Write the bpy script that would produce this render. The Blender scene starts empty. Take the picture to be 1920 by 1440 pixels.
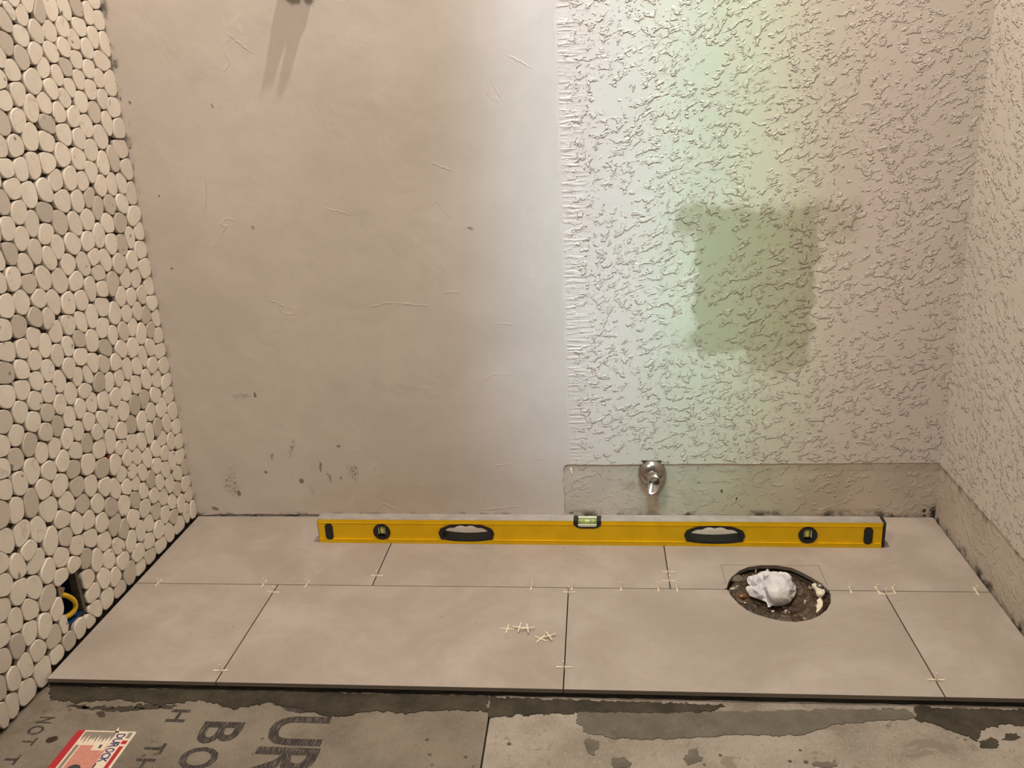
import bpy, bmesh, math, random
import numpy as np
from mathutils import Vector, Matrix, noise as mnoise
from mathutils.geometry import tessellate_polygon

S = bpy.context.scene
COL = S.collection
rnd = random.Random(7)

# ------------------------------------------------------------------ camera
FPX = 1623.8
CAM = np.array([0.13478, -1.82972, 0.95906])
ROT = (1.24128, 0.05039, 0.09909)
cd = bpy.data.cameras.new('camera'); cam = bpy.data.objects.new('camera', cd); COL.objects.link(cam)
cam.location = CAM; cam.rotation_euler = ROT
cd.sensor_width = 36; cd.lens = FPX * 36 / 1920; cd.clip_start = 0.01
S.camera = cam

# ------------------------------------------------------------------ light
S.view_settings.view_transform = 'Standard'; S.view_settings.look = 'None'
S.view_settings.gamma = 1; S.view_settings.use_curve_mapping = False
S.view_settings.exposure = 0.0
W = bpy.data.worlds.new('world'); S.world = W; W.use_nodes = True
W.node_tree.nodes['Background'].inputs[0].default_value = (1.0, 0.86, 0.73, 1)
W.node_tree.nodes['Background'].inputs[1].default_value = 0.17

def lamp(name, kind, loc, aim, energy, color, size=0.1, size_y=None, spread=None):
    d = bpy.data.lights.new(name, kind); o = bpy.data.objects.new(name, d); COL.objects.link(o)
    o.location = loc; d.energy = energy; d.color = color
    v = Vector(aim) - Vector(loc); o.rotation_euler = v.to_track_quat('-Z', 'Y').to_euler()
    if kind == 'AREA':
        d.shape = 'RECTANGLE' if size_y else 'DISK'; d.size = size
        if size_y: d.size_y = size_y
        if spread: d.spread = spread
    elif kind == 'POINT': d.shadow_soft_size = size
    return o
# warm ceiling lamp close to the back wall, a second one in the room, plus added tinted lights, no real fixtures, for the wall's colour bands
lamp('ceiling_lamp', 'AREA', (0.15, -0.31, 2.6), (0.15, -0.22, 0), 34, (1.0, 0.86, 0.735), 0.05)
lamp('room_lamp', 'AREA', (-0.75, -1.9, 2.4), (0.1, -0.1, 0.5), 29, (1.0, 0.85, 0.73), 0.4)
TINT_BANDS = [  # x centre, width, colour, watts
    (0.09, 0.34, (0.62, 0.82, 1.0), 1.05),
    (0.33, 0.22, (0.38, 1.0, 0.80), 0.50),
    (0.475, 0.15, (0.72, 1.0, 0.52), 0.20),
    (0.66, 0.18, (1.0, 0.66, 0.72), 0.10)]
for wx, ww, wc, we in TINT_BANDS:
    lamp('added_tint_light', 'AREA', (wx, -0.95, 2.6), (wx, 0, 0.78), we, wc, ww, 0.62, math.radians(11))

# ------------------------------------------------------------------ pixel -> place (on a known plane)
def rotm(rx, ry, rz):
    c, s = math.cos, math.sin
    X = np.array([[1,0,0],[0,c(rx),-s(rx)],[0,s(rx),c(rx)]])
    Y = np.array([[c(ry),0,s(ry)],[0,1,0],[-s(ry),0,c(ry)]])
    Z = np.array([[c(rz),-s(rz),0],[s(rz),c(rz),0],[0,0,1]])
    return Z @ Y @ X
RM = rotm(*ROT)
def plane(u, v, ax, val):
    d = RM @ np.array([(u-960)/FPX, -(v-720)/FPX, -1.0])
    return CAM + (val - CAM[ax]) / d[ax] * d
def fl(u, v, z=0.0): p = plane(u, v, 2, z); return (float(p[0]), float(p[1]))
def bk(u, v, y=0.0): p = plane(u, v, 1, y); return (float(p[0]), float(p[2]))
XL, XR = -0.8759, 0.8623
def lf(u, v): p = plane(u, v, 0, XL); return (float(p[1]), float(p[2]))
def project(P):
    q = (np.asarray(P) - CAM) @ RM
    return np.stack([960 + FPX*q[...,0]/-q[...,2], 720 - FPX*q[...,1]/-q[...,2]], -1)

# ------------------------------------------------------------------ node helper
class NT:
    def __init__(s, name, rough=0.8, spec=0.3, metal=0.0):
        s.m = bpy.data.materials.new(name); s.m.use_nodes = True
        s.t = s.m.node_tree; s.b = s.t.nodes['Principled BSDF']
        s.b.inputs['Roughness'].default_value = rough
        s.b.inputs['Specular IOR Level'].default_value = spec
        s.b.inputs['Metallic'].default_value = metal
        s._co = None; s._xyz = None
    def n(s, t): return s.t.nodes.new(t)
    def put(s, sock, v):
        if isinstance(v, bpy.types.NodeSocket): s.t.links.new(v, sock)
        elif isinstance(v, (tuple, list)) and len(v) == 3 and sock.type == 'RGBA': sock.default_value = (*v, 1)
        else: sock.default_value = v
    @property
    def co(s):
        if not s._co: s._co = s.n('ShaderNodeTexCoord').outputs['Object']
        return s._co
    def xyz(s, vec=None):
        if vec is None:
            if not s._xyz:
                x = s.n('ShaderNodeSeparateXYZ'); s.put(x.inputs[0], s.co); s._xyz = x.outputs
            return s._xyz
        x = s.n('ShaderNodeSeparateXYZ'); s.put(x.inputs[0], vec); return x.outputs
    def comb(s, x, y, z):
        c = s.n('ShaderNodeCombineXYZ')
        for i, v in enumerate((x, y, z)): s.put(c.inputs[i], v)
        return c.outputs[0]
    def vm(s, op, a, b):
        v = s.n('ShaderNodeVectorMath'); v.operation = op; s.put(v.inputs[0], a); s.put(v.inputs[1], b); return v.outputs[0]
    def noise(s, scale, detail=2, rough=0.5, dist=0, vec=None, color=False):
        n = s.n('ShaderNodeTexNoise'); s.put(n.inputs['Vector'], s.co if vec is None else vec)
        n.inputs['Scale'].default_value = scale; n.inputs['Detail'].default_value = detail
        n.inputs['Roughness'].default_value = rough; n.inputs['Distortion'].default_value = dist
        return n.outputs['Color' if color else 'Fac']
    def voro(s, scale, feat='F1', vec=None):
        n = s.n('ShaderNodeTexVoronoi'); n.feature = feat; s.put(n.inputs['Vector'], s.co if vec is None else vec)
        n.inputs['Scale'].default_value = scale; return n.outputs['Distance']
    def m_(s, op, a, b=0.0, c=0.0, clamp=False):
        n = s.n('ShaderNodeMath'); n.operation = op; n.use_clamp = clamp
        for i, v in enumerate((a, b, c)): s.put(n.inputs[i], v)
        return n.outputs[0]
    def ramp(s, v, a, b, c=0.0, d=1.0, smooth=True):
        n = s.n('ShaderNodeMapRange'); n.interpolation_type = 'SMOOTHSTEP' if smooth else 'LINEAR'
        for i, x in enumerate((v, a, b, c, d)): s.put(n.inputs[i], x)
        return n.outputs[0]
    def mix(s, f, a, b, mode='MIX'):
        n = s.n('ShaderNodeMix'); n.data_type = 'RGBA'; n.blend_type = mode; n.clamp_factor = True
        s.put(n.inputs[0], f); s.put(n.inputs[6], a); s.put(n.inputs[7], b); return n.outputs[2]
    def bump(s, h, dist, strength=1.0, prev=None):
        n = s.n('ShaderNodeBump'); n.inputs['Distance'].default_value = dist; n.inputs['Strength'].default_value = strength
        s.put(n.inputs['Height'], h)
        if prev: s.t.links.new(prev, n.inputs['Normal'])
        return n.outputs[0]
    def done(s, color=None, normal=None, rough=None):
        if color is not None: s.put(s.b.inputs['Base Color'], color)
        if normal is not None: s.t.links.new(normal, s.b.inputs['Normal'])
        if rough is not None: s.put(s.b.inputs['Roughness'], rough)
        return s.m
    def ell(s, x, z, cx, cz, rx, rz, ang=0.0):
        c, n_ = math.cos(ang), math.sin(ang)
        dx = s.m_('SUBTRACT', x, cx); dz = s.m_('SUBTRACT', z, cz)
        p = s.m_('MULTIPLY_ADD', dx, c/rx, s.m_('MULTIPLY', dz, n_/rx))
        q = s.m_('MULTIPLY_ADD', dx, -n_/rz, s.m_('MULTIPLY', dz, c/rz))
        d = s.m_('ADD', s.m_('MULTIPLY', p, p), s.m_('MULTIPLY', q, q))
        return s.m_('SUBTRACT', 1.0, d, clamp=True)
    def box(s, x, z, x0, x1, z0, z1, e):
        a = s.m_('MULTIPLY', s.ramp(x, x0-e, x0+e), s.ramp(x, x1+e, x1-e))
        b = s.m_('MULTIPLY', s.ramp(z, z0-e, z0+e), s.ramp(z, z1+e, z1-e))
        return s.m_('MULTIPLY', a, b)

def plain(name, col, rough=0.6, metal=0.0, spec=0.4, var=0.0, scale=60, bump=0.0):
    t = NT(name, rough, spec, metal); c = col; nrm = None
    if var:
        f = t.noise(scale, 4, 0.6)
        c = t.mix(t.ramp(f, 0.3, 0.7), tuple(x*(1-var) for x in col), tuple(min(1, x*(1+var)) for x in col))
    if bump: nrm = t.bump(t.noise(scale*2, 4, 0.6), bump)
    return t.done(c if var else col, nrm)

# ------------------------------------------------------------------ mesh helpers
def tag(o, label=None, cat=None, group=None, kind=None):
    for k, v in (('label', label), ('category', cat), ('group', group), ('kind', kind)):
        if v: o[k] = v
    return o
def link(name, mesh, parent=None, mat=None, smooth=False):
    if mat is not None:
        mesh.materials.clear(); mesh.materials.append(mat)
    if smooth:
        mesh.polygons.foreach_set('use_smooth', [True]*len(mesh.polygons))
    o = bpy.data.objects.new(name, mesh); COL.objects.link(o)
    if parent is not None: o.parent = parent
    return o
def empty(name, loc=(0,0,0), rz=0.0):
    o = bpy.data.objects.new(name, None); COL.objects.link(o); o.location = loc; o.rotation_euler = (0,0,rz)
    o.empty_display_size = 0.05
    return o
def mk(verts, faces):
    me = bpy.data.meshes.new('mesh'); me.from_pydata([tuple(map(float, v)) for v in verts], [], faces); me.update()
    bm = bmesh.new(); bm.from_mesh(me); bmesh.ops.recalc_face_normals(bm, faces=bm.faces[:]); bm.to_mesh(me); bm.free()
    return me
class MB:
    def __init__(s): s.v = []; s.f = []
    def add(s, v, f):
        o = len(s.v); s.v += [tuple(map(float, p)) for p in v]; s.f += [tuple(i+o for i in q) for q in f]; return s
    def box(s, x0, x1, y0, y1, z0, z1):
        v = [(x,y,z) for x in (x0,x1) for y in (y0,y1) for z in (z0,z1)]
        return s.add(v, [(0,1,3,2),(4,6,7,5),(0,4,5,1),(2,3,7,6),(0,2,6,4),(1,5,7,3)])
    def prism(s, loops, d0, d1, fn):
        """loops of 2D points (first outer, rest holes) extruded d0..d1; fn(a,b,d)->xyz"""
        flat = [p for l in loops for p in l]
        tri = tessellate_polygon([[Vector((p[0], p[1], 0)) for p in l] for l in loops])
        n = len(flat); v = [fn(a, b, d0) for a, b in flat] + [fn(a, b, d1) for a, b in flat]
        f = [tuple(t) for t in tri] + [tuple(i+n for i in reversed(t)) for t in tri]
        o = 0
        for l in loops:
            k = len(l)
            for i in range(k):
                j = (i+1) % k; f.append((o+i, o+j, o+j+n, o+i+n))
            o += k
        return s.add(v, f)
    def lathe(s, prof, n, fn, closed=False):
        """prof: (r, h); fn(cx, cy, h)->xyz"""
        v = []; f = []
        for r, h in prof:
            for i in range(n):
                a = 2*math.pi*i/n; v.append(fn(r*math.cos(a), r*math.sin(a), h))
        for k in range(len(prof)-1):
            for i in range(n):
                j = (i+1) % n; f.append((k*n+i, k*n+j, (k+1)*n+j, (k+1)*n+i))
        f.append(tuple(range(n))); f.append(tuple((len(prof)-1)*n+i for i in range(n)))
        return s.add(v, f)
    def tube(s, pts, r, n=10):
        pts = [Vector(p) for p in pts]; v = []; f = []; up = Vector((0,0,1))
        for i, p in enumerate(pts):
            t = (pts[min(i+1, len(pts)-1)] - pts[max(i-1, 0)]).normalized()
            a = t.cross(up)
            if a.length < 1e-3: a = t.cross(Vector((1,0,0)))
            a.normalize(); b = t.cross(a); rr = r[i] if isinstance(r, (list, tuple)) else r
            for k in range(n):
                w = 2*math.pi*k/n; v.append(p + a*(rr*math.cos(w)) + b*(rr*math.sin(w)))
        for i in range(len(pts)-1):
            for k in range(n):
                j = (k+1) % n; f.append((i*n+k, i*n+j, (i+1)*n+j, (i+1)*n+k))
        f.append(tuple(range(n))); f.append(tuple((len(pts)-1)*n+k for k in range(n)))
        return s.add(v, f)
    def mesh(s): return mk(s.v, s.f)
    def build(s, name, mat, parent=None, smooth=False, bevel=0.0):
        me = s.mesh()
        if bevel:
            bm = bmesh.new(); bm.from_mesh(me)
            es = [e for e in bm.edges if len(e.link_faces) == 2 and e.calc_face_angle(0) > 0.6]
            bmesh.ops.bevel(bm, geom=es, offset=bevel, segments=2, affect='EDGES', clamp_overlap=True); bm.to_mesh(me); bm.free()
        return link(name, me, parent, mat, smooth)
XZ = lambda y0: (lambda a, b, d: (a, y0+d, b))
XY = lambda a, b, d: (a, b, d)
def jag(p, q, n, amp, r):
    out = []
    for i in range(n):
        t = i/n; x = p[0]+(q[0]-p[0])*t; y = p[1]+(q[1]-p[1])*t
        out.append((x + (r.uniform(-amp, amp) if i else 0), y + (r.uniform(-amp, amp) if i else 0)))
    return out

# ------------------------------------------------------------------ materials
def knock(t, x, z, amt=None):
    """hand-trowelled knock-down relief in the plane x,z: short flattened strokes"""
    v2 = t.comb(x, 0.0, z)
    w = t.noise(7, 1, 0.5, vec=v2, color=True)
    v3 = t.vm('ADD', v2, t.vm('MULTIPLY', t.vm('SUBTRACT', w, (0.5, 0.5, 0.5)), (0.05, 0.0, 0.05)))
    px_, _, pz_ = t.xyz(v3)
    c, s_ = math.cos(.45), math.sin(.45)
    al = t.m_('ADD', t.m_('MULTIPLY', px_, c), t.m_('MULTIPLY', pz_, s_)); ac = t.m_('SUBTRACT', t.m_('MULTIPLY', pz_, c), t.m_('MULTIPLY', px_, s_))
    a = t.noise(1, 3.0, 0.62, 0.0, vec=t.comb(t.m_('MULTIPLY', al, 44.0), 0.0, t.m_('MULTIPLY', ac, 62.0)))
    mask = t.ramp(t.noise(10, 3, 0.55, 0.0, vec=v2), 0.34, 0.48, 0.08, 0.0)
    plat = t.ramp(t.m_('SUBTRACT', a, mask), 0.515, 0.60)
    b = t.noise(120, 2, 0.5, 0.0, vec=v3)
    h = t.m_('ADD', plat, t.m_('MULTIPLY', t.ramp(t.m_('SUBTRACT', b, mask), 0.60, 0.68), 0.35))
    if amt is not None: h = t.m_('MULTIPLY', h, amt)
    return h

PAINT = (0.60, 0.555, 0.50); TAN = (0.52, 0.465, 0.39)
def mat_textured(stain):
    t = NT('textured_paint', 0.55, 0.35); X, Y, Z = t.xyz()
    x = X if stain else Y
    amt = t.ramp(t.m_('ADD', X, t.m_('MULTIPLY', t.noise(30, 3), 0.03)), 0.06, 0.10) if stain else None
    h = knock(t, x, Z, amt)
    c = t.mix(t.ramp(t.noise(5, 3), 0.35, 0.7), tuple(p*0.96 for p in PAINT), PAINT)
    if stain:
        w = t.noise(14, 3, 0.6, color=True); wx, wy, wz = t.xyz(w)
        xx = t.m_('ADD', X, t.m_('MULTIPLY', t.m_('SUBTRACT', wx, 0.5), 0.10)); zz = t.m_('ADD', Z, t.m_('MULTIPLY', t.m_('SUBTRACT', wz, 0.5), 0.10))
        def B(u0, u1, v0, v1, e):
            a, b = bk(u0, v1), bk(u1, v0); return t.box(xx, zz, a[0], b[0], a[1], b[1], e)
        mk_ = t.m_('MAXIMUM', B(1295, 1535, 385, 665, 0.010), B(1268, 1320, 378, 440, 0.012))
        mk_ = t.m_('MAXIMUM', mk_, t.m_('MULTIPLY', B(1400, 1520, 640, 695, 0.012), 0.8))
        mk_ = t.m_('MAXIMUM', mk_, t.m_('MULTIPLY', B(1500, 1615, 372, 450, 0.02), 0.5))
        c = t.mix(t.m_('MULTIPLY', mk_, 0.9), c, (0.37, 0.335, 0.255))
        # scraped edge towards the skim coat
        s_ = t.noise(1.0, 2, 0.6, vec=t.comb(t.m_('MULTIPLY', X, 20), 0.0, t.m_('MULTIPLY', Z, 130)))
        e_ = t.m_('MULTIPLY', t.ramp(X, 0.045, 0.05), t.ramp(X, 0.115, 0.065))
        h = t.m_('ADD', h, t.m_('MULTIPLY', t.m_('MULTIPLY', t.ramp(s_, 0.45, 0.65), e_), 0.35))
    nrm = t.bump(h, 0.0031, 1.0)
    nrm = t.bump(t.noise(400, 2), 0.0002, 0.5, nrm)
    return t.done(c, nrm)
def mat_strip(right):
    t = NT('unpainted_strip', 0.6, 0.3); X, Y, Z = t.xyz(); x = Y if right else X
    h = knock(t, x, Z)
    c = t.mix(t.ramp(t.noise(12, 3), 0.35, 0.7), tuple(p*0.88 for p in TAN), TAN)
    # grime along the bottom, thumb-sized dark nicks
    g = t.m_('MULTIPLY', t.ramp(Z, 0.022, 0.002), t.ramp(t.noise(18, 4, 0.6), 0.48, 0.62))
    c = t.mix(t.m_('MULTIPLY', g, 0.9), c, (0.05, 0.04, 0.03))
    if not right:
        for u, v, r in ((1309, 877, .0015), (1310, 905, .0016), (1353, 921, .0032), (1381, 935, .0026)):
            p = bk(u, v); c = t.mix(t.ramp(t.ell(x, Z, p[0], p[1], r, r*1.6), 0, .5), c, (0.10, 0.085, 0.07))
        p = bk(1183, 911); c = t.mix(t.m_('MULTIPLY', t.ramp(t.m_('MULTIPLY', t.ell(x, Z, p[0]-.002, p[1], .018, .016), t.ramp(t.noise(60, 3), .2, .5)), 0, .9), .45), c, (0.30, 0.21, 0.13))
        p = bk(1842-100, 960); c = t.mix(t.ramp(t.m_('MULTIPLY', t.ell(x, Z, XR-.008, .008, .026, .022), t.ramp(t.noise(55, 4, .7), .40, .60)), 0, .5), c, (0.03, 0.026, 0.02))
    else:
        top = t.m_('MULTIPLY', t.ramp(Z, 0.10, 0.128), t.ramp(t.noise(1, 3, 0.6, vec=t.comb(0.0, t.m_('MULTIPLY', Y, 60), t.m_('MULTIPLY', Z, 14))), .52, .64))
        c = t.mix(t.m_('MULTIPLY', top, .8), c, (0.13, 0.11, 0.085))
    return t.done(c, t.bump(h, 0.0014, 0.9))
def mat_skim():
    t = NT('skim_coat', 0.62, 0.3); X, Y, Z = t.xyz()
    c = t.mix(t.ramp(t.noise(3, 4, 0.6), 0.3, 0.72), (0.525, 0.475, 0.42), (0.595, 0.545, 0.49))
    c = t.mix(t.ramp(t.noise(22, 5, 0.65), 0.45, 0.8, 0, 0.3), c, (0.475, 0.43, 0.37))
    d1 = t.noise(90, 3, 0.6, color=True); ax, ay, az = t.xyz(d1)
    xx = t.m_('ADD', X, t.m_('MULTIPLY', t.m_('SUBTRACT', ax, .5), .010)); zz = t.m_('ADD', Z, t.m_('MULTIPLY', t.m_('SUBTRACT', az, .5), .010))
    spk = t.ramp(t.noise(1, 3, 0.65, vec=t.comb(t.m_('MULTIPLY', X, 330), 0.0, t.m_('MULTIPLY', Z, 130))), 0.46, 0.60)
    sm = None
    for u, v, rx, rz, an, k in [(434,908,15,25,.12,.8),(449,924,6,9,0,1),(436,888,9,16,.1,.5),(454,742,18,6,0,.8),(479,740,4,7,0,1),
            (548,839,5,22,-.38,1),(511,855,4,11,-.3,.6),(500,884,4,4,0,1),(566,901,6,7,0,1),(602,874,3,17,0,.9),(619,894,5,13,.3,1),
            (665,885,9,20,0,1),(654,880,5,13,0,.5),(586,920,6,11,.3,.7),(405,952,12,5,-.4,.9),(635,836,6,4,0,.9),(245,192,3,6,0,1),(228,186,2,5,.3,1),
            (399,199,2,6,.4,1),(323,503,5,3,0,1),(300,367,3,3,0,.9),(245,277,4,4,0,.9),(476,426,5,4,0,.6),(882,427,5,3,0,.7),(640,896,4,4,0,.8)]:
        p = bk(u, v); s1 = 0.00117
        e = t.m_('MULTIPLY', t.ramp(t.ell(xx, zz, p[0], p[1], rx*s1*(1.15 if rx*rz > 60 else .85), rz*s1*(1.15 if rx*rz > 60 else .85), an), 0, 0.55), k)
        if rx*rz > 60: e = t.m_('MULTIPLY', e, spk)
        sm = e if sm is None else t.m_('MAXIMUM', sm, e)
    c = t.mix(t.m_('MULTIPLY', sm, .8), c, (0.11, 0.095, 0.085))
    # mortar smudged along the stone edge
    ed = t.m_('MULTIPLY', t.ramp(X, XL+.016, XL+.002), t.ramp(t.noise(15, 4, .65), .50, .60))
    c = t.mix(t.m_('MULTIPLY', ed, t.ramp(Z, .75, .95, .25, .95)), c, (0.11, 0.10, 0.085))
    gr = t.m_('MULTIPLY', t.ramp(Z, .014, .002), t.ramp(t.noise(22, 4, .6), .50, .60))
    c = t.mix(t.m_('MULTIPLY', gr, .85), c, (0.13, 0.12, 0.095))
    h = t.noise(7, 3, .5, .4)
    line = t.ramp(t.m_('ABSOLUTE', t.m_('SUBTRACT', t.noise(5, 2, .5, 1.2), .5)), 0, .010, 1, 0)
    line = t.m_('MULTIPLY', line, t.ramp(t.noise(6, 2), .56, .66))
    low = t.ramp(Z, .22, .0)
    h2 = t.m_('ADD', t.m_('MULTIPLY', line, .5), t.m_('MULTIPLY', low, t.m_('MULTIPLY', t.ramp(X, -.4, -.1), t.noise(26, 3, .5, 1.5))))
    pim = t.ramp(t.voro(38), .07, .02)
    h2 = t.m_('ADD', h2, t.m_('MULTIPLY', pim, t.m_('MULTIPLY', .5, t.ramp(t.noise(9, 1), .58, .62))))
    for (u0, v0, u1, v1, k) in ((425,60,478,103,.9),(950,103,1000,128,.7),(808,303,848,321,.8),(874,424,888,431,1.6),(740,567,806,573,.7),(827,548,862,546,.6),(1001,862,1023,856,.8),(900,956,982,947,.9),(924,874,966,865,.6),(690,575,740,566,.6),(930,605,965,609,.6),(610,390,660,402,.5),(500,560,540,575,.5)):
        a, b = bk(u0, v0), bk(u1, v1); L_ = math.hypot(b[0]-a[0], b[1]-a[1])/2
        e = t.ramp(t.ell(xx, zz, (a[0]+b[0])/2, (a[1]+b[1])/2, L_*1.1, .0022, math.atan2(b[1]-a[1], b[0]-a[0])), 0, .8)
        h2 = t.m_('ADD', h2, t.m_('MULTIPLY', e, k))
    nrm = t.bump(h, .006, .6); nrm = t.bump(h2, .0016, .8, nrm); nrm = t.bump(t.noise(260, 3), .0003, .5, nrm)
    return t.done(c, nrm)
def mat_tile(seed):
    t = NT('porcelain', 0.5, 0.35)
    v = t.vm('ADD', t.co, (seed*3.1, seed*1.7, seed))
    a = t.noise(4.5, 5, .6, .5, vec=v); b = t.noise(16, 5, .65, .3, vec=v)
    c = t.mix(t.ramp(a, .32, .7), (0.335, 0.293, 0.252), (0.435, 0.392, 0.348))
    c = t.mix(t.ramp(b, .3, .75, 0, .45), c, (0.32, 0.275, 0.23))
    sc = t.noise(1, 4, .6, vec=t.comb(t.m_('MULTIPLY', t.xyz(v)[0], 16), t.m_('MULTIPLY', t.xyz(v)[1], 60), 0.0))
    c = t.mix(t.ramp(sc, .6, .8, 0, .35), c, (0.50, 0.45, 0.40))
    sp = t.m_('MULTIPLY', t.ramp(t.voro(30, vec=v), .055, .03), t.ramp(t.noise(7, 1, vec=v), .60, .63))
    c = t.mix(sp, c, (0.14, 0.12, 0.09))
    # bare biscuit on the cut edge
    g = t.n('ShaderNodeNewGeometry'); nz = t.xyz(g.outputs['Normal'])[2]
    c = t.mix(t.ramp(nz, .5, .3), c, (0.17, 0.145, 0.115))
    return t.done(c, t.bump(t.noise(120, 4, .6, vec=v), .0002, .6))
def mat_board(right):
    t = NT('cement_board', 0.85, 0.15); X, Y, Z = t.xyz()
    a = t.noise(9, 5, .65); b = t.noise(130, 3, .6)
    st = t.noise(1, 3, .6, vec=t.comb(t.m_('MULTIPLY', X, 520), t.m_('MULTIPLY', Y, 130), 0.0))
    if right: c0, c1 = (0.24, 0.215, 0.175), (0.37, 0.335, 0.285)
    else: c0, c1 = (0.155, 0.135, 0.105), (0.235, 0.208, 0.165)
    c = t.mix(t.ramp(a, .3, .7), c0, c1)
    c = t.mix(t.ramp(st, .45, .75, 0, .5), c, tuple(min(1, x*1.3) for x in c1))
    c = t.mix(t.ramp(b, .58, .75, 0, .5), c, (0.16, 0.135, 0.10))
    pit = t.m_('MULTIPLY', t.ramp(t.voro(45), .20, .12), t.ramp(t.noise(11, 2), .54, .60))
    c = t.mix(pit, c, (0.10, 0.085, 0.065))
    if right:
        sm = t.ramp(t.noise(13, 4, .6, 1.0), .57, .62)
        c = t.mix(t.m_('MULTIPLY', sm, .8), c, (0.22, 0.19, 0.15))
    else:
        p = fl(40, 1400, -.016); sm = t.m_('MULTIPLY', t.ramp(t.noise(11, 3, .6, .6), .5, .6), t.ramp(X, -.68, -.76))
        c = t.mix(t.m_('MULTIPLY', sm, .65), c, (0.16, 0.135, 0.095))
        p = fl(97, 1385, -.016); c = t.mix(t.ramp(t.m_('MULTIPLY', t.ell(X, Y, p[0], p[1], .012, .010, .3), t.noise(120, 2)), .1, .3), c, (0.05, 0.03, 0.02))
    h = t.m_('ADD', st, t.m_('MULTIPLY', b, .6))
    return t.done(c, t.bump(h, .0016 if right else .0009, .8))
def mat_stone():
    t = NT('sliced_pebble', 0.6, 0.3)
    oi = t.n('ShaderNodeObjectInfo').outputs['Random']; g = t.n('ShaderNodeNewGeometry').outputs['Random Per Island']
    r = t.m_('FRACT', t.m_('ADD', t.m_('MULTIPLY', oi, 7.31), g))
    cr = t.n('ShaderNodeValToRGB'); e = cr.color_ramp; t.put(cr.inputs[0], r)
    e.elements[0].position = 0; e.elements[0].color = (0.50, 0.45, 0.39, 1)
    e.elements[1].position = 1; e.elements[1].color = (0.82, 0.77, 0.68, 1)
    for p, c in ((.18, (.60, .545, .47)), (.3, (.73, .68, .595)), (.6, (.80, .745, .65)), (.8, (.76, .70, .61))):
        k = e.elements.new(p); k.color = (*c, 1)
    v = t.vm('ADD', t.co, t.comb(t.m_('MULTIPLY', r, 9.0), 0.0, 0.0))
    c = t.mix(t.ramp(t.noise(28, 4, .6, vec=v), .35, .75, 0, .35), cr.outputs[0], (0.60, 0.545, 0.46))
    c = t.mix(t.ramp(t.noise(55, 1, .5, vec=v), .73, .77, 0, .8), c, (0.17, 0.14, 0.10))
    vein = t.ramp(t.m_('ABSOLUTE', t.m_('SUBTRACT', t.noise(16, 2, .5, .8, vec=v), .5)), 0, .012, .35, 0)
    c = t.mix(t.m_('MULTIPLY', vein, t.ramp(t.noise(12, 1, vec=v), .5, .6)), c, (0.36, 0.31, 0.24))
    return t.done(c, t.bump(t.noise(160, 3, vec=v), .0005, .5))
def mat_thinset(c0, c1):
    t = NT('thinset', 0.75, 0.25); a = t.noise(22, 5, .65); b = t.noise(110, 3, .6)
    c = t.mix(t.ramp(a, .3, .7), c0, c1); c = t.mix(t.ramp(b, .6, .75, 0, .5), c, tuple(x*1.5 for x in c1))
    return t.done(c, t.bump(t.m_('ADD', a, b), .002, .7))
def mat_wax():
    t = NT('wax', 0.28, 0.6); a = t.noise(40, 5, .65, .6); b = t.noise(90, 3, .6)
    c = t.mix(t.ramp(a, .3, .7), (0.016, 0.010, 0.006), (0.085, 0.052, 0.028))
    c = t.mix(t.ramp(b, .62, .72, 0, .7), c, (0.26, 0.16, 0.06))
    c = t.mix(t.ramp(t.noise(60, 2, vec=t.vm('ADD', t.co, (3., 1., 2.))), .68, .72, 0, .8), c, (0.5, 0.44, 0.33))
    return t.done(c, t.bump(t.m_('ADD', a, b), .006, .9))

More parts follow.
